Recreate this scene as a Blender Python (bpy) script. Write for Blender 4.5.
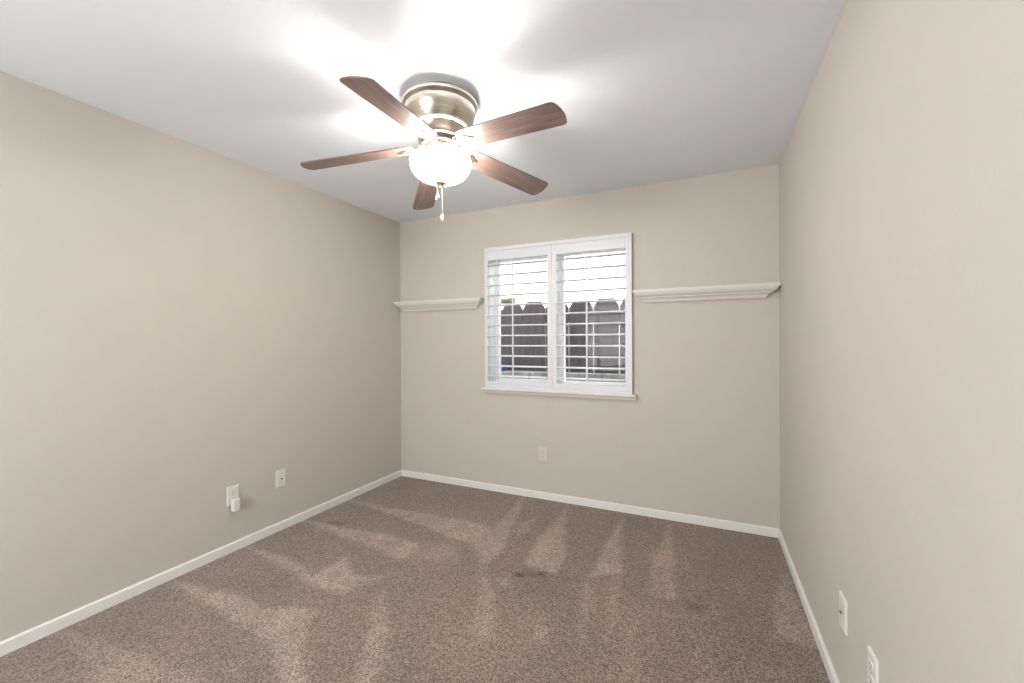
import bpy, bmesh, math, random
import numpy as np
from mathutils import Vector, Matrix

C = bpy.context.scene.collection
S = bpy.context.scene
for o in list(bpy.data.objects): bpy.data.objects.remove(o)
random.seed(3)

# ------------------------------------------------------------- room numbers (metres)
W, H = 3.109, 2.44            # room width, ceiling height; back wall is y = 0, left wall is x = 0
REAR = -3.75                  # the wall behind the camera
CAM = Vector((2.675, -3.222, 1.304))

# ------------------------------------------------------------- camera
cam = bpy.data.cameras.new('camera')
co = bpy.data.objects.new('camera', cam); C.objects.link(co); S.camera = co
cam.sensor_width = 36; cam.lens = 419.64 / 1024 * 36; cam.clip_start = .02
yaw, pit, rol = -0.43357, -0.0040, -0.0056
F = Vector((math.sin(yaw)*math.cos(pit), math.cos(yaw)*math.cos(pit), math.sin(pit)))
R_ = Vector((math.cos(yaw), -math.sin(yaw), 0)); U_ = R_.cross(F)
R2 = R_*math.cos(rol) + U_*math.sin(rol); U2 = -R_*math.sin(rol) + U_*math.cos(rol)
co.matrix_world = Matrix(((R2.x, U2.x, -F.x, CAM.x), (R2.y, U2.y, -F.y, CAM.y), (R2.z, U2.z, -F.z, CAM.z), (0, 0, 0, 1)))

# ------------------------------------------------------------- world, sun, exposure
S.view_settings.view_transform = 'Standard'; S.view_settings.look = 'None'
S.view_settings.gamma = 1; S.view_settings.use_curve_mapping = False
S.view_settings.exposure = 0.34
SKY, SUN, BULB, BOWL, FILL = 6.2, 3.0, 14.0, 25.0, 64.0
world = bpy.data.worlds.new('sky'); S.world = world; world.use_nodes = True
bg = world.node_tree.nodes['Background']
bg.inputs[0].default_value = (.86, .93, 1, 1); bg.inputs[1].default_value = SKY
sun = bpy.data.lights.new('sun', 'SUN'); sun.energy = SUN; sun.angle = .02; sun.color = (1, .95, .86)
so = bpy.data.objects.new('sun', sun); C.objects.link(so)
so.rotation_euler = Vector((-.62, -.26, -1.05)).to_track_quat('-Z', 'Y').to_euler()

def area(name, loc, direction, sx, sy, power, col):
    l = bpy.data.lights.new(name, 'AREA'); l.shape = 'RECTANGLE'; l.size = sx; l.size_y = sy; l.energy = power; l.color = col
    o = bpy.data.objects.new(name, l); C.objects.link(o); o.location = loc
    o.rotation_euler = Vector(direction).to_track_quat('-Z', 'Y').to_euler()
    return o
# added fill light behind the camera
area('added_rear_fill', (1.15, -4.6, 1.5), (.25, .97, .0), 1.2, 1.6, FILL, (.96, .975, 1))

# ------------------------------------------------------------- materials
def mat(name, col, rough=.6, metal=0, spec=.5, coat=0):
    m = bpy.data.materials.new(name); m.use_nodes = True
    b = m.node_tree.nodes['Principled BSDF']
    b.inputs['Base Color'].default_value = (*col, 1); b.inputs['Roughness'].default_value = rough
    b.inputs['Metallic'].default_value = metal; b.inputs['Specular IOR Level'].default_value = spec
    b.inputs['Coat Weight'].default_value = coat
    return m
def srgb(r, g, b):
    f = lambda c: (c/255/12.92 if c/255 <= .04045 else ((c/255+.055)/1.055)**2.4)
    return (f(r), f(g), f(b))
def nt(m): return m.node_tree.nodes, m.node_tree.links, m.node_tree.nodes['Principled BSDF']
def bump(m, scale, dist, detail=2, strength=1):
    n, l, b = nt(m)
    tc = n.new('ShaderNodeTexCoord'); t = n.new('ShaderNodeTexNoise'); t.inputs['Scale'].default_value = scale; t.inputs['Detail'].default_value = detail
    bp = n.new('ShaderNodeBump'); bp.inputs['Distance'].default_value = dist; bp.inputs['Strength'].default_value = strength
    l.new(tc.outputs['Object'], t.inputs['Vector']); l.new(t.outputs['Fac'], bp.inputs['Height']); l.new(bp.outputs['Normal'], b.inputs['Normal'])
def vary(m, c1, c2, scale, detail=3, stretch=(1, 1, 1), lo=.35, hi=.65):
    n, l, b = nt(m)
    tc = n.new('ShaderNodeTexCoord'); mp = n.new('ShaderNodeMapping'); mp.inputs['Scale'].default_value = stretch
    t = n.new('ShaderNodeTexNoise'); t.inputs['Scale'].default_value = scale; t.inputs['Detail'].default_value = detail
    r = n.new('ShaderNodeValToRGB'); r.color_ramp.elements[0].position = lo; r.color_ramp.elements[1].position = hi
    r.color_ramp.elements[0].color = (*c1, 1); r.color_ramp.elements[1].color = (*c2, 1)
    l.new(tc.outputs['Object'], mp.inputs['Vector']); l.new(mp.outputs['Vector'], t.inputs['Vector']); l.new(t.outputs['Fac'], r.inputs['Fac']); l.new(r.outputs['Color'], b.inputs['Base Color'])

M = {}
M['wall'] = mat('wall_paint_beige', srgb(204, 198, 187), .75, spec=.25); bump(M['wall'], 90, .0005)
M['ceiling'] = mat('ceiling_paint_white', srgb(233, 238, 244), .85, spec=.2); bump(M['ceiling'], 60, .0008)
M['trim'] = mat('trim_paint_white', srgb(238, 236, 231), .4); bump(M['trim'], 30, .0004)
M['shutter'] = mat('shutter_paint_white', srgb(226, 228, 232), .38); bump(M['shutter'], 20, .0003)
M['vinyl'] = mat('window_vinyl', srgb(246, 246, 247), .4); bump(M['vinyl'], 20, .0002)
M['shelf'] = mat('shelf_paint', srgb(222, 222, 217), .45); bump(M['shelf'], 40, .0004)
M['plate'] = mat('outlet_plastic', srgb(232, 229, 222), .35); bump(M['plate'], 60, .0001)
M['plate_beige'] = mat('outlet_plastic_painted', srgb(222, 212, 198), .4); bump(M['plate_beige'], 60, .0002)
M['dark'] = mat('dark_slot', (.02, .018, .016), .6)
M['brass'] = mat('connector_metal', (.5, .42, .3), .35, 1)
M['nickel'] = mat('brushed_nickel', srgb(205, 196, 184), .3, 1)
vary(M['nickel'], srgb(196, 186, 174), srgb(224, 216, 206), 8, 2, (1, 1, 30))
M['wood'] = mat('blade_walnut', srgb(92, 60, 46), .42, coat=.15)
vary(M['wood'], srgb(98, 78, 73), srgb(134, 112, 105), 5, 6, (1, 14, 14), .3, .7)
M['edge'] = mat('blade_edge', srgb(52, 34, 28), .5)
M['chain'] = mat('pull_chain_metal', srgb(225, 218, 205), .35, .6)
M['fob'] = mat('pull_chain_fob', srgb(228, 222, 212), .4)
M['fence'] = mat('weathered_fence_wood', srgb(100, 90, 88), .85)
vary(M['fence'], srgb(30, 24, 25), srgb(64, 54, 55), 5, 6, (6, 6, .5), .3, .7)
M['post'] = mat('fence_rail_wood', srgb(120, 92, 84), .85); vary(M['post'], srgb(96, 70, 62), srgb(140, 112, 102), 5, 5, (5, 5, .6))
M['block'] = mat('concrete_block', srgb(150, 147, 142), .9); vary(M['block'], srgb(84, 82, 80), srgb(120, 117, 114), 9, 5)
M['ground'] = mat('side_yard_dirt', srgb(150, 140, 126), .95); vary(M['ground'], srgb(96, 88, 80), srgb(130, 121, 110), 4, 6); bump(M['ground'], 25, .02)
M['siding'] = mat('neighbour_cream_siding', srgb(206, 201, 186), .8); bump(M['siding'], 40, .002)
M['eave'] = mat('neighbour_tan_trim', srgb(96, 88, 76), .8); bump(M['eave'], 40, .001)
M['blue'] = mat('blue_plastic', srgb(30, 72, 125), .4); bump(M['blue'], 10, .001)
# lit glass shade: gives off light
m = M['bowl'] = bpy.data.materials.new('lit_frosted_glass'); m.use_nodes = True
b = m.node_tree.nodes['Principled BSDF']; b.inputs['Base Color'].default_value = (.95, .93, .9, 1); b.inputs['Roughness'].default_value = .3
b.inputs['Emission Color'].default_value = (1, .965, .915, 1); b.inputs['Emission Strength'].default_value = BOWL
M['bulb'] = m.copy(); M['bulb'].name = 'lit_bulb_glass'
nn_ = m.node_tree.nodes; tb = nn_.new('ShaderNodeBsdfTransparent'); mb = nn_.new('ShaderNodeMixShader'); mb.inputs[0].default_value = .5
m.node_tree.links.new(tb.outputs[0], mb.inputs[1]); m.node_tree.links.new(b.outputs[0], mb.inputs[2]); m.node_tree.links.new(mb.outputs[0], nn_['Material Output'].inputs[0])
# window glass
m = M['glass'] = bpy.data.materials.new('window_glass'); m.use_nodes = True
n = m.node_tree.nodes; l = m.node_tree.links; n.remove(n['Principled BSDF'])
tr = n.new('ShaderNodeBsdfTransparent'); gl = n.new('ShaderNodeBsdfGlossy'); gl.inputs['Roughness'].default_value = .02
mx = n.new('ShaderNodeMixShader'); fr = n.new('ShaderNodeFresnel'); fr.inputs['IOR'].default_value = 1.18
l.new(fr.outputs[0], mx.inputs[0]); l.new(tr.outputs[0], mx.inputs[1]); l.new(gl.outputs[0], mx.inputs[2]); l.new(mx.outputs[0], n['Material Output'].inputs[0])
# carpet: the pile brushed one way reads lighter (attribute nap), plus yarn speckle
m = M['carpet'] = mat('brown_carpet', srgb(140, 122, 110), .95, spec=.1)
n, l, b = nt(m); b.inputs['Sheen Weight'].default_value = .25; b.inputs['Sheen Roughness'].default_value = .5
tc = n.new('ShaderNodeTexCoord')
at = n.new('ShaderNodeAttribute'); at.attribute_name = 'nap'
def noise(scale, detail=2, rough=.5):
    t = n.new('ShaderNodeTexNoise'); t.inputs['Scale'].default_value = scale; t.inputs['Detail'].default_value = detail; t.inputs['Roughness'].default_value = rough
    l.new(tc.outputs['Object'], t.inputs['Vector']); return t
def ramp(src, a, bcol, lo, hi):
    r = n.new('ShaderNodeValToRGB'); r.color_ramp.elements[0].position = lo; r.color_ramp.elements[1].position = hi
    r.color_ramp.elements[0].color = (*a, 1); r.color_ramp.elements[1].color = (*bcol, 1); l.new(src, r.inputs[0]); return r
base = n.new('ShaderNodeMixRGB'); base.inputs[1].default_value = (*srgb(138, 123, 112), 1); base.inputs[2].default_value = (*srgb(175, 160, 149), 1)
l.new(at.outputs['Fac'], base.inputs[0])
big = ramp(noise(2.2, 3).outputs['Fac'], (.90, .91, .91), (1.08, 1.05, 1.04), .3, .7)
mid = ramp(noise(26, 4, .7).outputs['Fac'], (.91, .91, .91), (1.08, 1.08, 1.08), .3, .7)
vo = n.new('ShaderNodeTexVoronoi'); vo.inputs['Scale'].default_value = 215; l.new(tc.outputs['Object'], vo.inputs['Vector'])
sep = n.new('ShaderNodeSeparateColor'); l.new(vo.outputs['Color'], sep.inputs[0])
fin = ramp(sep.outputs[0], (.50, .49, .48), (1.5, 1.49, 1.47), .1, .9)
fin2 = ramp(noise(75, 3, .85).outputs['Fac'], (.84, .83, .82), (1.17, 1.16, 1.16), .33, .67)
cur = base
for r in (big, mid, fin, fin2):
    mul = n.new('ShaderNodeMixRGB'); mul.blend_type = 'MULTIPLY'; mul.inputs[0].default_value = 1
    l.new(cur.outputs[0], mul.inputs[1]); l.new(r.outputs[0], mul.inputs[2]); cur = mul
st = n.new('ShaderNodeAttribute'); st.attribute_name = 'stain'
mul = n.new('ShaderNodeMixRGB'); mul.inputs[2].default_value = (*srgb(58, 46, 38), 1)
l.new(st.outputs['Fac'], mul.inputs[0]); l.new(cur.outputs[0], mul.inputs[1]); l.new(mul.outputs[0], b.inputs['Base Color'])
bp = n.new('ShaderNodeBump'); bp.inputs['Distance'].default_value = .008; bp.inputs['Strength'].default_value = .7
l.new(noise(110, 3, .8).outputs['Fac'], bp.inputs['Height']); l.new(bp.outputs[0], b.inputs['Normal'])

# ------------------------------------------------------------- mesh helpers
def obj(name, bm, m, parent=None, smooth=False, mtx=None, bevel=0, mats=None):
    me = bpy.data.meshes.new(name)
    bmesh.ops.recalc_face_normals(bm, faces=bm.faces); bm.to_mesh(me); bm.free()
    for q in (mats or [m]): me.materials.append(q)
    if smooth:
        me.polygons.foreach_set('use_smooth', [True]*len(me.polygons))
        me.set_sharp_from_angle(angle=math.radians(38))
    o = bpy.data.objects.new(name, me); C.objects.link(o)
    if parent: o.parent = parent
    if mtx is not None: o.matrix_local = mtx
    if bevel:
        bv = o.modifiers.new('bevel', 'BEVEL'); bv.width = bevel; bv.segments = 2; bv.limit_method = 'ANGLE'
    return o
def empty(name, loc=(0, 0, 0), rz=0, parent=None):
    o = bpy.data.objects.new(name, None); C.objects.link(o); o.location = loc; o.rotation_euler = (0, 0, rz); o.empty_display_size = .1
    if parent: o.parent = parent
    return o
def tag(o, label, cat, group=None, kind=None):
    o['label'] = label; o['category'] = cat
    if group: o['group'] = group
    if kind: o['kind'] = kind
    return o
def struct(o): o['kind'] = 'structure'; return o
def box(bm, x0, x1, y0, y1, z0, z1):
    v = [bm.verts.new(c) for c in ((x0,y0,z0),(x1,y0,z0),(x1,y1,z0),(x0,y1,z0),(x0,y0,z1),(x1,y0,z1),(x1,y1,z1),(x0,y1,z1))]
    for f in ((0,3,2,1),(4,5,6,7),(0,1,5,4),(1,2,6,5),(2,3,7,6),(3,0,4,7)): bm.faces.new([v[i] for i in f])
    return bm
def boxes(*bs):
    bm = bmesh.new()
    for b in bs: box(bm, *b)
    return bm
def lathe(prof, seg=64, bm=None, off=(0, 0, 0)):
    bm = bm or bmesh.new(); rings = []
    for r, z in prof:
        if r < 1e-5: rings.append([bm.verts.new((off[0], off[1], z+off[2]))])
        else: rings.append([bm.verts.new((off[0]+r*math.cos(2*math.pi*i/seg), off[1]+r*math.sin(2*math.pi*i/seg), z+off[2])) for i in range(seg)])
    for a, b in zip(rings, rings[1:]):
        for i in range(seg):
            j = (i+1) % seg
            q = [a[i % len(a)], a[j % len(a)], b[j % len(b)], b[i % len(b)]]
            u = []
            for v in q:
                if v not in u: u.append(v)
            if len(u) > 2: bm.faces.new(u)
    return bm
def prism(pts, z0, z1, bm=None, axis='z'):
    bm = bm or bmesh.new()
    def P(a, b, t): return {'z': (a, b, t), 'y': (a, t, b), 'x': (t, a, b)}[axis]
    lo = [bm.verts.new(P(a, b, z0)) for a, b in pts]; hi = [bm.verts.new(P(a, b, z1)) for a, b in pts]
    bm.faces.new(lo[::-1]); bm.faces.new(hi)
    for i in range(len(pts)):
        j = (i+1) % len(pts); bm.faces.new((lo[i], lo[j], hi[j], hi[i]))
    return bm
def tube(bm, a, b, r, seg=10):
    a, b = Vector(a), Vector(b); d = (b-a).normalized(); u = d.orthogonal().normalized(); w = d.cross(u)
    A = [bm.verts.new(a+r*(u*math.cos(t)+w*math.sin(t))) for t in [2*math.pi*i/seg for i in range(seg)]]
    B = [bm.verts.new(b+r*(u*math.cos(t)+w*math.sin(t))) for t in [2*math.pi*i/seg for i in range(seg)]]
    bm.faces.new(A[::-1]); bm.faces.new(B)
    for i in range(seg): bm.faces.new((A[i], A[(i+1) % seg], B[(i+1) % seg], B[i]))
    return bm

# ------------------------------------------------------------- the setting
T = .16
WX0, WX1, WZ0, WZ1 = .966, 2.140, .925, 2.03        # hole of the window
struct(obj('wall_back', boxes((-T, WX0, 0, T, -.02, H), (WX1, W+T, 0, T, -.02, H), (WX0, WX1, 0, T, -.02, WZ0), (WX0, WX1, 0, T, WZ1, H)), M['wall']))
struct(obj('wall_left', boxes((-T, 0, REAR-2.4, 0, -.02, H)), M['wall']))
struct(obj('wall_right', boxes((W, W+T, REAR-2.4, 0, -.02, H)), M['wall']))
struct(obj('wall_rear', boxes((W-.35, W, REAR-.12, REAR, -.02, H), (0, .12, REAR-.12, REAR, -.02, H), (.12, W-.35, REAR-.12, REAR, 2.2, H)), M['wall']))
struct(obj('wall_sky_block', boxes((-T, W+T, REAR-2.5, REAR-2.4, -.02, H)), M['wall']))  # unseen end wall, added to keep sky light out of the rear opening
struct(obj('ceiling', boxes((-T, W+T, REAR-2.4, T, H, H+.15)), M['ceiling']))
# carpet floor, fine enough to carry the brushed tracks
NAP = [[(0.08, -1.93), (0.518, -1.859), (0.722, -1.872), (0.956, -1.791), (1.075, -1.952), (1.314, -2.13), (1.242, -2.163), (0.989, -2.03), (0.534, -1.982)], [(0.017, -1.527), (0.362, -1.506), (0.693, -1.569), (0.705, -1.352), (0.886, -1.482), (1.037, -1.446), (0.967, -1.642), (0.816, -1.638)], [(-0.015, -1.104), (0.431, -1.064), (0.81, -1.015), (1.025, -1.046), (1.025, -1.245), (0.712, -1.186)], [(-0.023, -0.667), (0.394, -0.662), (1.022, -0.622), (1.339, -0.657), (1.3, -0.018), (1.407, -0.412), (1.531, -0.941), (1.512, -1.11), (1.336, -0.906), (0.945, -0.834), (0.618, -0.765)], [(1.52, -1.141), (1.684, -1.323), (1.828, -1.617), (1.735, -1.619), (1.611, -1.355)], [(1.684, -0.128), (1.905, -0.849), (1.894, -1.006), (1.71, -0.979), (1.681, -0.708)], [(2.113, -0.115), (2.239, -0.85), (2.093, -0.965), (2.094, -0.566)], [(2.221, -1.08), (2.239, -0.85), (2.294, -1.301), (2.265, -1.399)], [(2.074, -0.957), (2.152, -1.156), (2.188, -1.392), (2.176, -1.479), (2.106, -1.177)], [(2.432, -0.1), (2.491, -0.522), (2.529, -0.986), (2.398, -0.972), (2.398, -0.564)], [(3.063, -0.468), (3.081, -0.763), (3.107, -1.082), (2.944, -1.075), (3.009, -0.668)], [(1.13, -1.526), (1.335, -1.713), (1.477, -1.883), (1.515, -2.039), (1.464, -2.062), (1.311, -1.811)], [(0.049, -2.362), (0.266, -2.332), (0.536, -2.304), (0.807, -2.262), (0.968, -2.287), (0.617, -2.447), (0.278, -2.384)], [(1.429, -0.548), (1.555, -0.327), (1.574, -0.568), (1.529, -0.669)], [(1.964, -1.443), (2.03, -1.464), (2.045, -1.532), (1.992, -1.536)], [(1.634, -1.198), (1.69, -1.152), (1.731, -1.225), (1.673, -1.251)]]
NAP += [[(2.31, -1.15), (2.36, -1.15), (2.47, -1.75), (2.40, -1.75)], [(2.62, -1.2), (2.70, -1.2), (2.76, -1.8), (2.64, -1.8)], [(.55, -1.06), (1.2, -.98), (1.38, -1.12), (1.05, -1.22), (.9, -1.1)]]
AMP = [1, 1, .9, .85, .6, .95, .95, .55, .5, .8, .6, .7, .55, .5, .6, .7, .25, .22, .4]
gx = np.arange(0, W+.011, .0125); gy = np.arange(REAR, .011, .0125)
X, Y = np.meshgrid(gx, gy)
rng = np.random.default_rng(4)
def smooth_noise(k, amp):
    a = rng.random((k, k)); fx = X/W*(k-1.001); fy = (Y-REAR)/(-REAR+.02)*(k-1.001)
    ix = np.clip(fx.astype(int), 0, k-2); iy = np.clip(fy.astype(int), 0, k-2); tx, ty = fx-ix, fy-iy
    tx = tx*tx*(3-2*tx); ty = ty*ty*(3-2*ty)
    return amp*((a[iy, ix]*(1-tx)+a[iy, ix+1]*tx)*(1-ty)+(a[iy+1, ix]*(1-tx)+a[iy+1, ix+1]*tx)*ty-.5)
wx = X + smooth_noise(24, .018) + smooth_noise(90, .014); wy = Y + smooth_noise(24, .018) + smooth_noise(90, .014)
nap = np.zeros_like(X)
for P, amp in zip(NAP, AMP):
    inside = np.zeros(X.shape, bool); dist = np.full(X.shape, 9.)
    for (x0, y0), (x1, y1) in zip(P, P[1:]+P[:1]):
        c = ((y0 > wy) != (y1 > wy)) & (wx < (x1-x0)*(wy-y0)/((y1-y0) or 1e-9)+x0); inside ^= c
        dx, dy = x1-x0, y1-y0; t = np.clip(((wx-x0)*dx+(wy-y0)*dy)/(dx*dx+dy*dy+1e-9), 0, 1)
        dist = np.minimum(dist, np.hypot(wx-x0-t*dx, wy-y0-t*dy))
    sd = np.where(inside, dist, -dist); v = np.clip((sd+.032)/.055, 0, 1)
    nap = np.maximum(nap, amp*v*v*(3-2*v))
nap = nap*(.75+smooth_noise(40, .5)) + np.maximum(0, smooth_noise(14, .3))
bm = bmesh.new(); nx, ny = len(gx), len(gy)
verts = np.stack([X.ravel(), Y.ravel(), np.zeros(X.size)], 1)
me = bpy.data.meshes.new('floor'); ii = np.arange(nx-1)[None, :]+nx*np.arange(ny-1)[:, None]
me.from_pydata(verts.tolist(), [], np.stack([ii, ii+1, ii+1+nx, ii+nx], -1).reshape(-1, 4).tolist())
at_ = me.attributes.new('nap', 'FLOAT', 'POINT'); at_.data.foreach_set('value', nap.ravel().astype(np.float32))
stain = np.zeros_like(X)
for sx, sy, a, b in ((.245, -1.045, .05, .011), (.29, -1.02, .035, .012), (1.725, -1.105, .022, .022), (1.79, -1.075, .05, .03), (1.83, -1.05, .03, .02), (2.62, -1.0, .05, .04)):
    stain = np.maximum(stain, np.exp(-((wx-sx)/a)**2-((wy-sy)/b)**2)*(.9 if a < .04 or b < .02 else .5))
at2 = me.attributes.new('stain', 'FLOAT', 'POINT'); at2.data.foreach_set('value', stain.ravel().astype(np.float32))
me.materials.append(M['carpet']); fl = bpy.data.objects.new('floor', me); C.objects.link(fl); struct(fl)
bm.free()
struct(obj('floor_hallway', boxes((0, W, REAR-2.4, REAR, -.03, 0)), M['carpet']))
# baseboards with a small eased top edge
BB, BT = .057, .012
def bbprof(s=1): return [(0, 0), (-s*BT, 0), (-s*BT, BB-.006), (-s*(BT-.005), BB), (0, BB)]
struct(obj('baseboard_back', prism(bbprof(), 0, W, axis='x'), M['trim']))
struct(obj('baseboard_left', prism([(-a, b) for a, b in bbprof()], REAR, -BT, axis='y'), M['trim']))
struct(obj('baseboard_right', prism([(W+a, b) for a, b in bbprof()], REAR, -BT, axis='y'), M['trim']))

# window: vinyl slider set deep in the wall, white returns and a stool with apron
win = struct(empty('window_1', (0, 0, 0)))
def ring(x0, x1, z0, z1, w, y0, y1, wt=None): 
    wt = wt or w
    return boxes((x0, x0+w, y0, y1, z0, z1), (x1-w, x1, y0, y1, z0, z1), (x0+w, x1-w, y0, y1, z0, z0+wt), (x0+w, x1-w, y0, y1, z1-wt, z1))
obj('window_return', ring(WX0, WX1, WZ0, WZ1, .006, .002, .105), M['vinyl'], win)
obj('window_frame', ring(WX0+.006, WX1-.006, WZ0+.006, WZ1-.006, .014, .105, .155), M['vinyl'], win, bevel=.002)
for x0, x1, y in ((WX0+.020, 1.605, .132), (1.550, WX1-.020, .110)):
    f = obj('window_sash', boxes((x0, x0+(.03 if y < .12 else .018), y, y+.02, WZ0+.02, WZ1-.02), (x1-(.018 if y < .12 else .03), x1, y, y+.02, WZ0+.02, WZ1-.02), (x0+.018, x1-.018, y+.001, y+.019, WZ0+.02, WZ0+.038), (x0+.018, x1-.018, y+.001, y+.019, WZ1-.038, WZ1-.02)), M['vinyl'], win, bevel=.002)
    obj('pane', boxes((x0+.018, x1-.018, y+.008, y+.012, WZ0+.038, WZ1-.038)), M['glass'], f)
stool = [(0, .893), (-.062, .893), (-.066, .889), (-.066, .882), (-.060, .876), (-.040, .872), (-.026, .866), (-.022, .851), (0, .851)]
obj('window_sill', prism(stool, .915, 2.204, axis='x'), M['trim'], win)

# plantation shutters hung in a white frame on the wall
sh = tag(empty('plantation_shutters', (1.557, 0, .893)), 'white plantation shutters with two louvered panels covering the window', 'shutters')
def L(o): o.matrix_parent_inverse = sh.matrix_world.inverted(); return o
SX, SZ = 1.557, .893
def sbox(*bs): return boxes(*[(a-SX, b-SX, c, d, e-SZ, f-SZ) for a, b, c, d, e, f in bs])
FX0, FX1, FZ0, FZ1 = .940, 2.177, .893, 2.094
obj('shutter_frame', sbox((FX0, FX0+.018, -.036, 0, FZ0, FZ1), (FX1-.022, FX1, -.036, 0, FZ0, FZ1), (FX0+.018, FX1-.022, -.036, 0, FZ1-.03, FZ1), (FX0+.018, FX1-.022, -.036, 0, FZ0, FZ0+.02)), M['shutter'], sh, bevel=.002)
def louver_bm(w):
    prof = []
    for i in range(20):
        t = 2*math.pi*i/20; prof.append((.042*math.cos(t), .0062*math.sin(t)))
    return prism(prof, -w/2, w/2, axis='x')
LZ0, LZ1 = .952, 1.985
for (px0, px1, lx0, lx1, rodx) in ((FX0+.0185, 1.551, .972, 1.513, 1.222), (1.5525, FX1-.0225, 1.590, 2.127, 1.845)):
    pn = obj('shutter_panel', sbox((px0, lx0, -.031, -.004, FZ0+.0205, FZ1-.0305), (lx1, px1, -.031, -.004, FZ0+.0205, FZ1-.0305),
                                   (lx0, lx1, -.031, -.004, FZ0+.0205, LZ0), (lx0, lx1, -.031, -.004, LZ1, FZ1-.0305)), M['shutter'], sh, bevel=.0015)
    w = lx1-lx0-.003
    first = obj('louver', louver_bm(w), M['shutter'], pn, smooth=True)
    for k in range(12):
        lv = first if k == 0 else first.copy()
        if k: C.objects.link(lv); lv.parent = pn
        lv.location = ((lx0+lx1)/2-SX, -.0175, LZ0+(k+.5)*(LZ1-LZ0)/12-SZ); lv.rotation_euler = (math.radians(2), 0, 0)
    obj('tilt_rod', sbox((rodx-.006, rodx+.006, -.070, -.0605, LZ0+.03, LZ1-.01)), M['shutter'], pn, bevel=.002)

# crown moulding ledge shelves with mitred returns
def shelf(x0, x1, zt, label):
    # profile: (inset from the outer rim, depth below top)
    prof = [(0, 0), (.0005, .013), (.011, .0135), (.0115, .0195), (.0145, .0265), (.0205, .0335), (.029, .0395), (.039, .0435), (.0395, .0495), (.051, .0535), (.060, .0605), (.065, .069), (.0655, .0725), (.074, .073), (.0745, .080)]
    D, hw = .10, (x1-x0)/2
    r = tag(empty('ledge_shelf', ((x0+x1)/2, 0, zt)), label, 'shelf', 'white ledge shelves on the back wall')
    bm = bmesh.new(); rings = []
    for ins, dz in prof:
        rings.append([bm.verts.new(c) for c in ((-hw+ins, 0, -dz), (-hw+ins, -D+ins, -dz), (hw-ins, -D+ins, -dz), (hw-ins, 0, -dz))])
    for a, b in zip(rings, rings[1:]):
        for i in range(4): bm.faces.new((a[i], a[(i+1) % 4], b[(i+1) % 4], b[i]))
    bm.faces.new(rings[0][::-1]); bm.faces.new(rings[-1])
    obj('crown_moulding', bm, M['shelf'], r, mtx=Matrix.Translation((0, 0, -.008)))
    obj('shelf_top', boxes((-hw, hw, -D, 0, -.008, 0)), M['shelf'], r)
shelf(.004, .928, 1.667, 'white crown moulding ledge shelf left of the window, in the room corner')
shelf(2.192, 3.105, 1.660, 'longer white crown moulding ledge shelf right of the window')

# ------------------------------------------------------------- wall plates; local: x right, y out of the wall (towards -y), z up
def wall_plate(name, loc, rz, label, cat, kind, m, group=None):
    r = tag(empty(name, loc, rz), label, cat, group)
    bm = bmesh.new(); w, h = .036, .058
    lo = [bm.verts.new(c) for c in ((-w, 0, -h), (w, 0, -h), (w, 0, h), (-w, 0, h))]
    md = [bm.verts.new(c) for c in ((-w, -.003, -h), (w, -.003, -h), (w, -.003, h), (-w, -.003, h))]
    e = .004; hi = [bm.verts.new(c) for c in ((-w+e, -.0065, -h+e), (w-e, -.0065, -h+e), (w-e, -.0065, h-e), (-w+e, -.0065, h-e))]
    for a, b in ((lo, md), (md, hi)):
        for i in range(4): bm.faces.new((a[i], a[(i+1) % 4], b[(i+1) % 4], b[i]))
    bm.faces.new(hi); bm.faces.new(lo[::-1])
    obj('cover_plate', bm, m, r)
    if kind == 'duplex':
        for zc in (.0195, -.0195):
            pts = [(.0165*math.cos(t), zc+max(-.0125, min(.0125, .0165*math.sin(t)))) for t in [2*math.pi*i/28 for i in range(28)]]
            rc = obj('receptacle', prism(pts, -.0085, -.006, axis='y'), m, r)
            obj('slot', boxes((-.0075, -.0055, -.0089, -.0083, zc, zc+.008), (.0055, .0075, -.0089, -.0083, zc+.001, zc+.008), (-.0022, .0022, -.0089, -.0083, zc-.009, zc-.005)), M['dark'], rc)
        obj('screw', prism([(.003*math.cos(t), .003*math.sin(t)) for t in [.5*i for i in range(12)]], -.0078, -.0064, axis='y'), M['brass'], r)
    else:
        nut = obj('coax_connector', prism([(.0062*math.cos(t), .0062*math.sin(t)) for t in [math.pi/3*i for i in range(6)]], -.011, -.006, axis='y'), M['brass'], r)
        obj('connector_hole', prism([(.0042*math.cos(t), .0042*math.sin(t)) for t in [2*math.pi/16*i for i in range(16)]], -.0125, -.0105, axis='y'), M['dark'], nut)
        for zc in (.042, -.042):
            obj('screw', prism([(.0028*math.cos(t), zc+.0028*math.sin(t)) for t in [.5*i for i in range(12)]], -.0075, -.0064, axis='y'), m, r)
    return r
LW, RW = math.pi/2, -math.pi/2
G = 'wall outlets'
wall_plate('wall_outlet', (0, -1.590, .348), LW, 'white duplex outlet on the left wall with a device plugged into it', 'outlet', 'duplex', M['plate'], G)
wall_plate('coax_plate', (0, -1.265, .354), LW, 'white cable plate with dark centre jack on the left wall', 'wall plate', 'coax', M['plate'])
wall_plate('wall_outlet', (1.458, 0, .363), 0, 'beige duplex outlet low on the back wall below the window', 'outlet', 'duplex', M['plate_beige'], G)
wall_plate('coax_plate', (W, -1.410, .344), RW, 'white cable plate low on the right wall with a dark jack', 'wall plate', 'coax', M['plate'])
wall_plate('wall_outlet', (W, -1.699, .341), RW, 'white duplex outlet low on the right wall, at the bottom edge of view', 'outlet', 'duplex', M['plate'], G)
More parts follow.
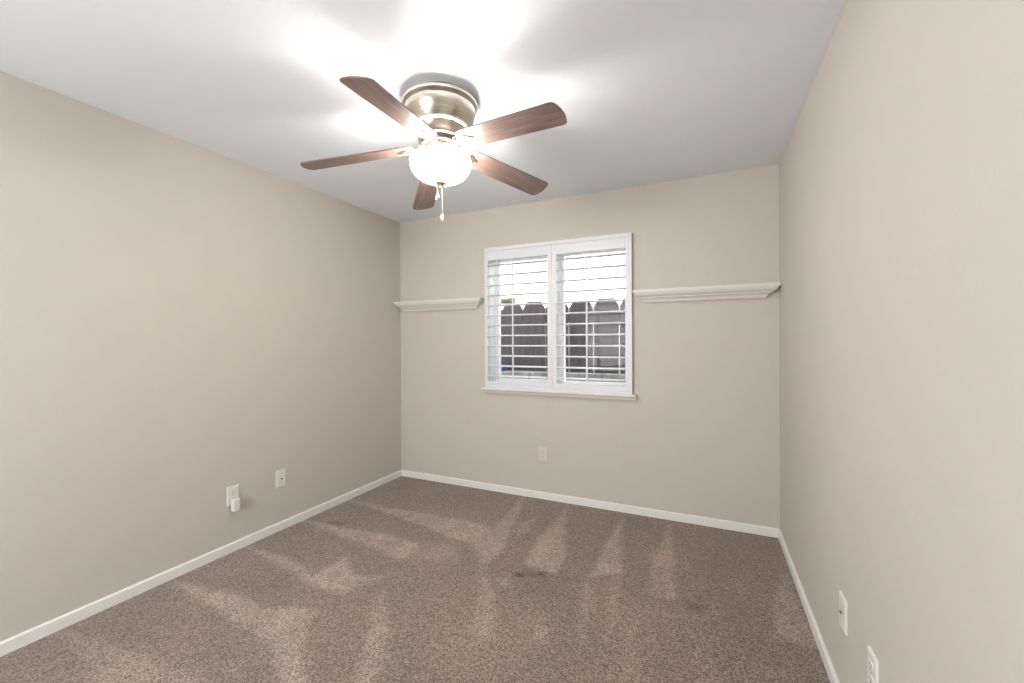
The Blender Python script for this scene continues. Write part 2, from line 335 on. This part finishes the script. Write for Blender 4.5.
# plug-in device in the lower receptacle of the left wall outlet
pl = tag(empty('plug_in_device', (0, -1.590, .295), LW), 'white plug-in device in the lower socket of the left wall outlet', 'plug-in device')
obj('device_body', boxes((-.021, .021, -.044, -.0095, -.040, .034)), M['plate'], pl, bevel=.006)
obj('plug_prong', boxes((-.0075, -.0055, -.0098, -.0088, .018, .026), (.0055, .0075, -.0098, -.0088, .018, .026)), M['brass'], pl)

# ------------------------------------------------------------- ceiling fan
FX, FY, FZ = 1.5492, -1.5741, H
fan = tag(empty('ceiling_fan', (FX, FY, FZ)), 'flush-mount brushed nickel ceiling fan with five walnut blades and lit glass bowl', 'ceiling fan')
def zl(prof): return [(r, z-FZ) for r, z in prof]
obj('mounting_plate', lathe(zl([(0, 2.44), (.128, 2.44), (.132, 2.408), (0, 2.408)])), M['nickel'], fan, smooth=True)
obj('canopy_ring', lathe(zl([(.10, 2.4075), (.169, 2.4075), (.173, 2.404), (.173, 2.393), (.169, 2.388), (.162, 2.385), (.159, 2.380), (.10, 2.380)])), M['nickel'], fan, smooth=True)
obj('motor_housing', lathe(zl([(.10, 2.3795), (.159, 2.3795), (.1635, 2.376), (.1645, 2.369), (.1635, 2.357), (.159, 2.341), (.152, 2.326), (.144, 2.311), (.136, 2.299), (.134, 2.296), (.137, 2.293), (.137, 2.287), (.133, 2.284), (.10, 2.284)])), M['nickel'], fan, smooth=True)
obj('lower_housing', lathe(zl([(.05, 2.2835), (.122, 2.2835), (.118, 2.272), (.108, 2.256), (.100, 2.246), (.101, 2.243), (.104, 2.241), (.104, 2.236), (.100, 2.234), (.05, 2.234)])), M['nickel'], fan, smooth=True)
obj('flywheel', lathe(zl([(.0, 2.2335), (.086, 2.2335), (.088, 2.230), (.088, 2.214), (.084, 2.210), (.0, 2.210)])), M['dark'], fan, smooth=True)
obj('switch_housing', lathe(zl([(.0, 2.2095), (.060, 2.2095), (.062, 2.204), (.060, 2.186), (.066, 2.180), (.078, 2.176), (.080, 2.170), (.078, 2.164), (.0, 2.164)])), M['nickel'], fan, smooth=True)
# blades
q = dict(z=2.2154, th=-1.4238, phi=-.2036, gx=.0535, gy=-.0181, dr=.1233)
def blade_outline():
    up = []
    def hw(x):
        if x < .19: return .047+(.060-.047)*math.sin((x-.125)/.065*math.pi/2)
        return .060+.005*(x-.19)/.4
    up += [(.125, .0), (.125, .034), (.130, .043)]
    for x in (.14, .155, .17, .19, .25, .35, .45, .55, .588): up.append((x, hw(x)))
    up += [(.612, .0655), (.6245, .0630), (.632, .0570), (.6365, .0470), (.641, .0320), (.644, .0160)]
    return up + [(.645, 0)] + [(x, -y) for x, y in up[:0:-1]]
def beveled_plate(pts, t, bm=None):
    return prism(pts, -t/2, t/2, bm)
def iron_bm():
    bm = bmesh.new()
    pts = [(.078, .018), (.105, .014), (.125, .022), (.148, .030), (.165, .028), (.178, .018), (.192, .009), (.205, 0)]
    pts = pts + [(x, -y) for x, y in pts[-2::-1]]
    prism(pts, -.0095, -.0042, bm)
    box(bm, .060, .100, -.018, .018, -.006, .012)
    return bm
for k in range(5):
    a = q['th']+k*2*math.pi/5
    d = Vector((math.cos(a), math.sin(a), 0)); nn = Vector((-math.sin(a), math.cos(a), 0)); zz = Vector((0, 0, 1))
    ex = (d+zz*(-q['dr']+q['gx']*d.x+q['gy']*d.y)).normalized()
    ey = nn*math.cos(q['phi'])+zz*(math.sin(q['phi'])+(q['gx']*nn.x+q['gy']*nn.y)*math.cos(q['phi']))
    ey = (ey-ex*ex.dot(ey)).normalized(); ez = ex.cross(ey)
    mt = Matrix(((ex.x, ey.x, ez.x, 0), (ex.y, ey.y, ez.y, 0), (ex.z, ey.z, ez.z, q['z']-FZ), (0, 0, 0, 1)))
    if k == 0:
        bd = obj('fan_blade', beveled_plate(blade_outline(), .006), M['wood'], fan, mtx=mt, bevel=.0012)
        ir = obj('blade_iron', iron_bm(), M['nickel'], bd, bevel=.0015)
        first = (bd, ir)
        sc = [(.148, .019), (.148, -.019), (.184, 0)]
        kids = [ir]
        for sx, sy in sc: kids.append(obj('screw', prism([(sx+.0045*math.cos(t), sy+.0045*math.sin(t)) for t in [2*math.pi/12*i for i in range(12)]], -.0125, -.0096), M['dark'], bd))
    else:
        b2 = first[0].copy(); C.objects.link(b2); b2.parent = fan; b2.matrix_local = mt
        for c in kids:
            c2 = c.copy(); C.objects.link(c2); c2.parent = b2
# glass bowl, open at the top; holder arms carry its rim
bw = [(.136, 2.150), (.1405, 2.147), (.1425, 2.140), (.1415, 2.125), (.137, 2.108), (.129, 2.091), (.116, 2.075), (.098, 2.062), (.074, 2.052), (.045, 2.046), (.012, 2.044)]
inner = [(max(r-.004, .012), z+.003) for r, z in bw[::-1]]
bowl = obj('glass_bowl', lathe(zl(bw+inner+[bw[0]])), M['bowl'], fan, smooth=True)
for k in range(3):
    bm = bmesh.new(); a = 2*math.pi*k/3+.4
    tube(bm, (.070*math.cos(a), .070*math.sin(a), 2.166-FZ), (.131*math.cos(a), .131*math.sin(a), 2.149-FZ), .0035)
    obj('bowl_holder', bm, M['nickel'], fan)
obj('centre_rod', tube(bmesh.new(), (0, 0, 2.163-FZ), (0, 0, 2.036-FZ), .005), M['nickel'], fan)
obj('finial', lathe(zl([(0, 2.0435), (.024, 2.0435), (.026, 2.040), (.023, 2.034), (.014, 2.028), (.008, 2.023), (.008, 2.016), (.005, 2.012), (0, 2.012)]), 32), M['nickel'], fan, smooth=True)
# bulbs inside the bowl
for k in range(2):
    a = math.pi*k+.9; px, py = .060*math.cos(a), .060*math.sin(a)
    bu = obj('light_bulb', lathe([(0, -.028), (.014, -.024), (.0195, -.012), (.019, 0), (.012, .014), (.008, .022), (0, .022)], 20, off=(px, py, 2.113-FZ)), M['bulb'], fan, smooth=True)
    l = bpy.data.lights.new('bulb_light', 'POINT'); l.energy = BULB; l.color = (1, .965, .92); l.shadow_soft_size = .03
    lo = bpy.data.objects.new('bulb_light', l); C.objects.link(lo); lo.location = (FX+px*.3, FY+py*.3, 2.082)
def chain(x, y, z0, z1, fob):
    bm = bmesh.new(); nb = int((z0-z1)/.0052)
    for i in range(nb):
        z = z0-(i+.5)*(z0-z1)/nb
        bmesh.ops.create_icosphere(bm, subdivisions=1, radius=.0022, matrix=Matrix.Translation((x, y, z-FZ)))
    tube(bm, (x, y, z0-FZ), (x, y, z1-FZ), .0007, 6)
    c = obj('pull_chain', bm, M['chain'], fan)
    if fob == 'bell':
        obj('chain_fob', lathe([(0, 0), (.004, -.001), (.007, -.010), (.0085, -.022), (.006, -.032), (0, -.034)], 18, off=(x, y, z1-FZ)), M['fob'], c, smooth=True)
    else:
        bm = bmesh.new()
        tube(bm, (x, y, z1-FZ), (x-.010, y+.002, z1-.026-FZ), .0045); tube(bm, (x, y, z1-FZ), (x+.009, y-.002, z1-.022-FZ), .0040)
        obj('chain_fob', bm, M['fob'], c)
chain(-.016, -.004, 2.034, 1.992, 'vee')
chain(.006, .002, 2.014, 1.895, 'bell')

# ------------------------------------------------------------- outside
struct(obj('ground', boxes((-14, 16, T, 14, -.25, -.05)), M['ground']))
def board(x0, w, y, z0, z1, ear=.05, eh=.085):
    return prism([(x0, z0), (x0+w, z0), (x0+w, z1-eh), (x0+w-ear, z1), (x0+ear, z1), (x0, z1-eh)], y, y+.018, axis='y')
fe = tag(empty('wooden_fence', (1.0, 1.30, -.05)), 'weathered grey-brown dog-eared wooden fence outside the window', 'fence')
P_ = .2785
for k in range(-8, 8):
    x0 = .724+k*P_+.004
    obj('fence_board', board(x0-1.0, P_-.008, 0, 0, 1.745+.05-.006*(k % 3), .050, .085), M['fence'], fe)
for zz_ in (1.50, .55): obj('fence_rail', boxes((-2.6, 2.2, .019, .056, zz_+.05, zz_+.14)), M['post'], fe)
for xx in (-1.72, .62, 1.9): obj('fence_post', boxes((xx, xx+.09, .057, .147, 0, 1.7)), M['post'], fe)
# grey block planter wall in front of the fence
bwall = tag(obj('block_wall', boxes(*[(-1.3+i*.4+(.2 if j % 2 else 0)-1, -1.3+i*.4+(.2 if j % 2 else 0)+.392-1, 1.08, 1.26, -.05+j*.2, -.05+j*.2+.193) for i in range(12) for j in range(5)]), M['block'], bevel=.006),
            'low grey concrete block wall at the foot of the fence', 'wall')
bl = tag(empty('storage_tub', (.455, 1.17, .943)), 'small blue object on the grey block wall outside the window', 'tub')
obj('tub_body', prism([(-.085, 0), (.085, 0), (.098, .055), (-.098, .055)], -.06, .06, axis='y'), M['blue'], bl, bevel=.006)
obj('tub_lid', boxes((-.103, .103, -.066, .066, .0555, .067)), M['blue'], bl, bevel=.004)
# the neighbour's house: lap siding, eave, a small vent hood
nb = tag(empty('neighbouring_house', (1, 3.6, -.05)), 'cream neighbouring house wall with lap siding beyond the fence', 'house')
bm = bmesh.new(); zc = 0
while zc < 4.2:
    bm2 = prism([(0, zc), (-.022, zc), (-.004, zc+.19), (0, zc+.19)], -7, 7, bm, axis='x'); zc += .19
box(bm, -7, 7, 0, .2, 0, 4.2)
obj('siding_wall', bm, M['siding'], nb)
obj('vent_hood', prism([(-.30, 0), (-.30, -.02), (0, -.05), (0, .05)], -1.70, -1.42, axis='x', bm=None), M['eave'], nb, mtx=Matrix.Translation((0, 0, 2.06)))
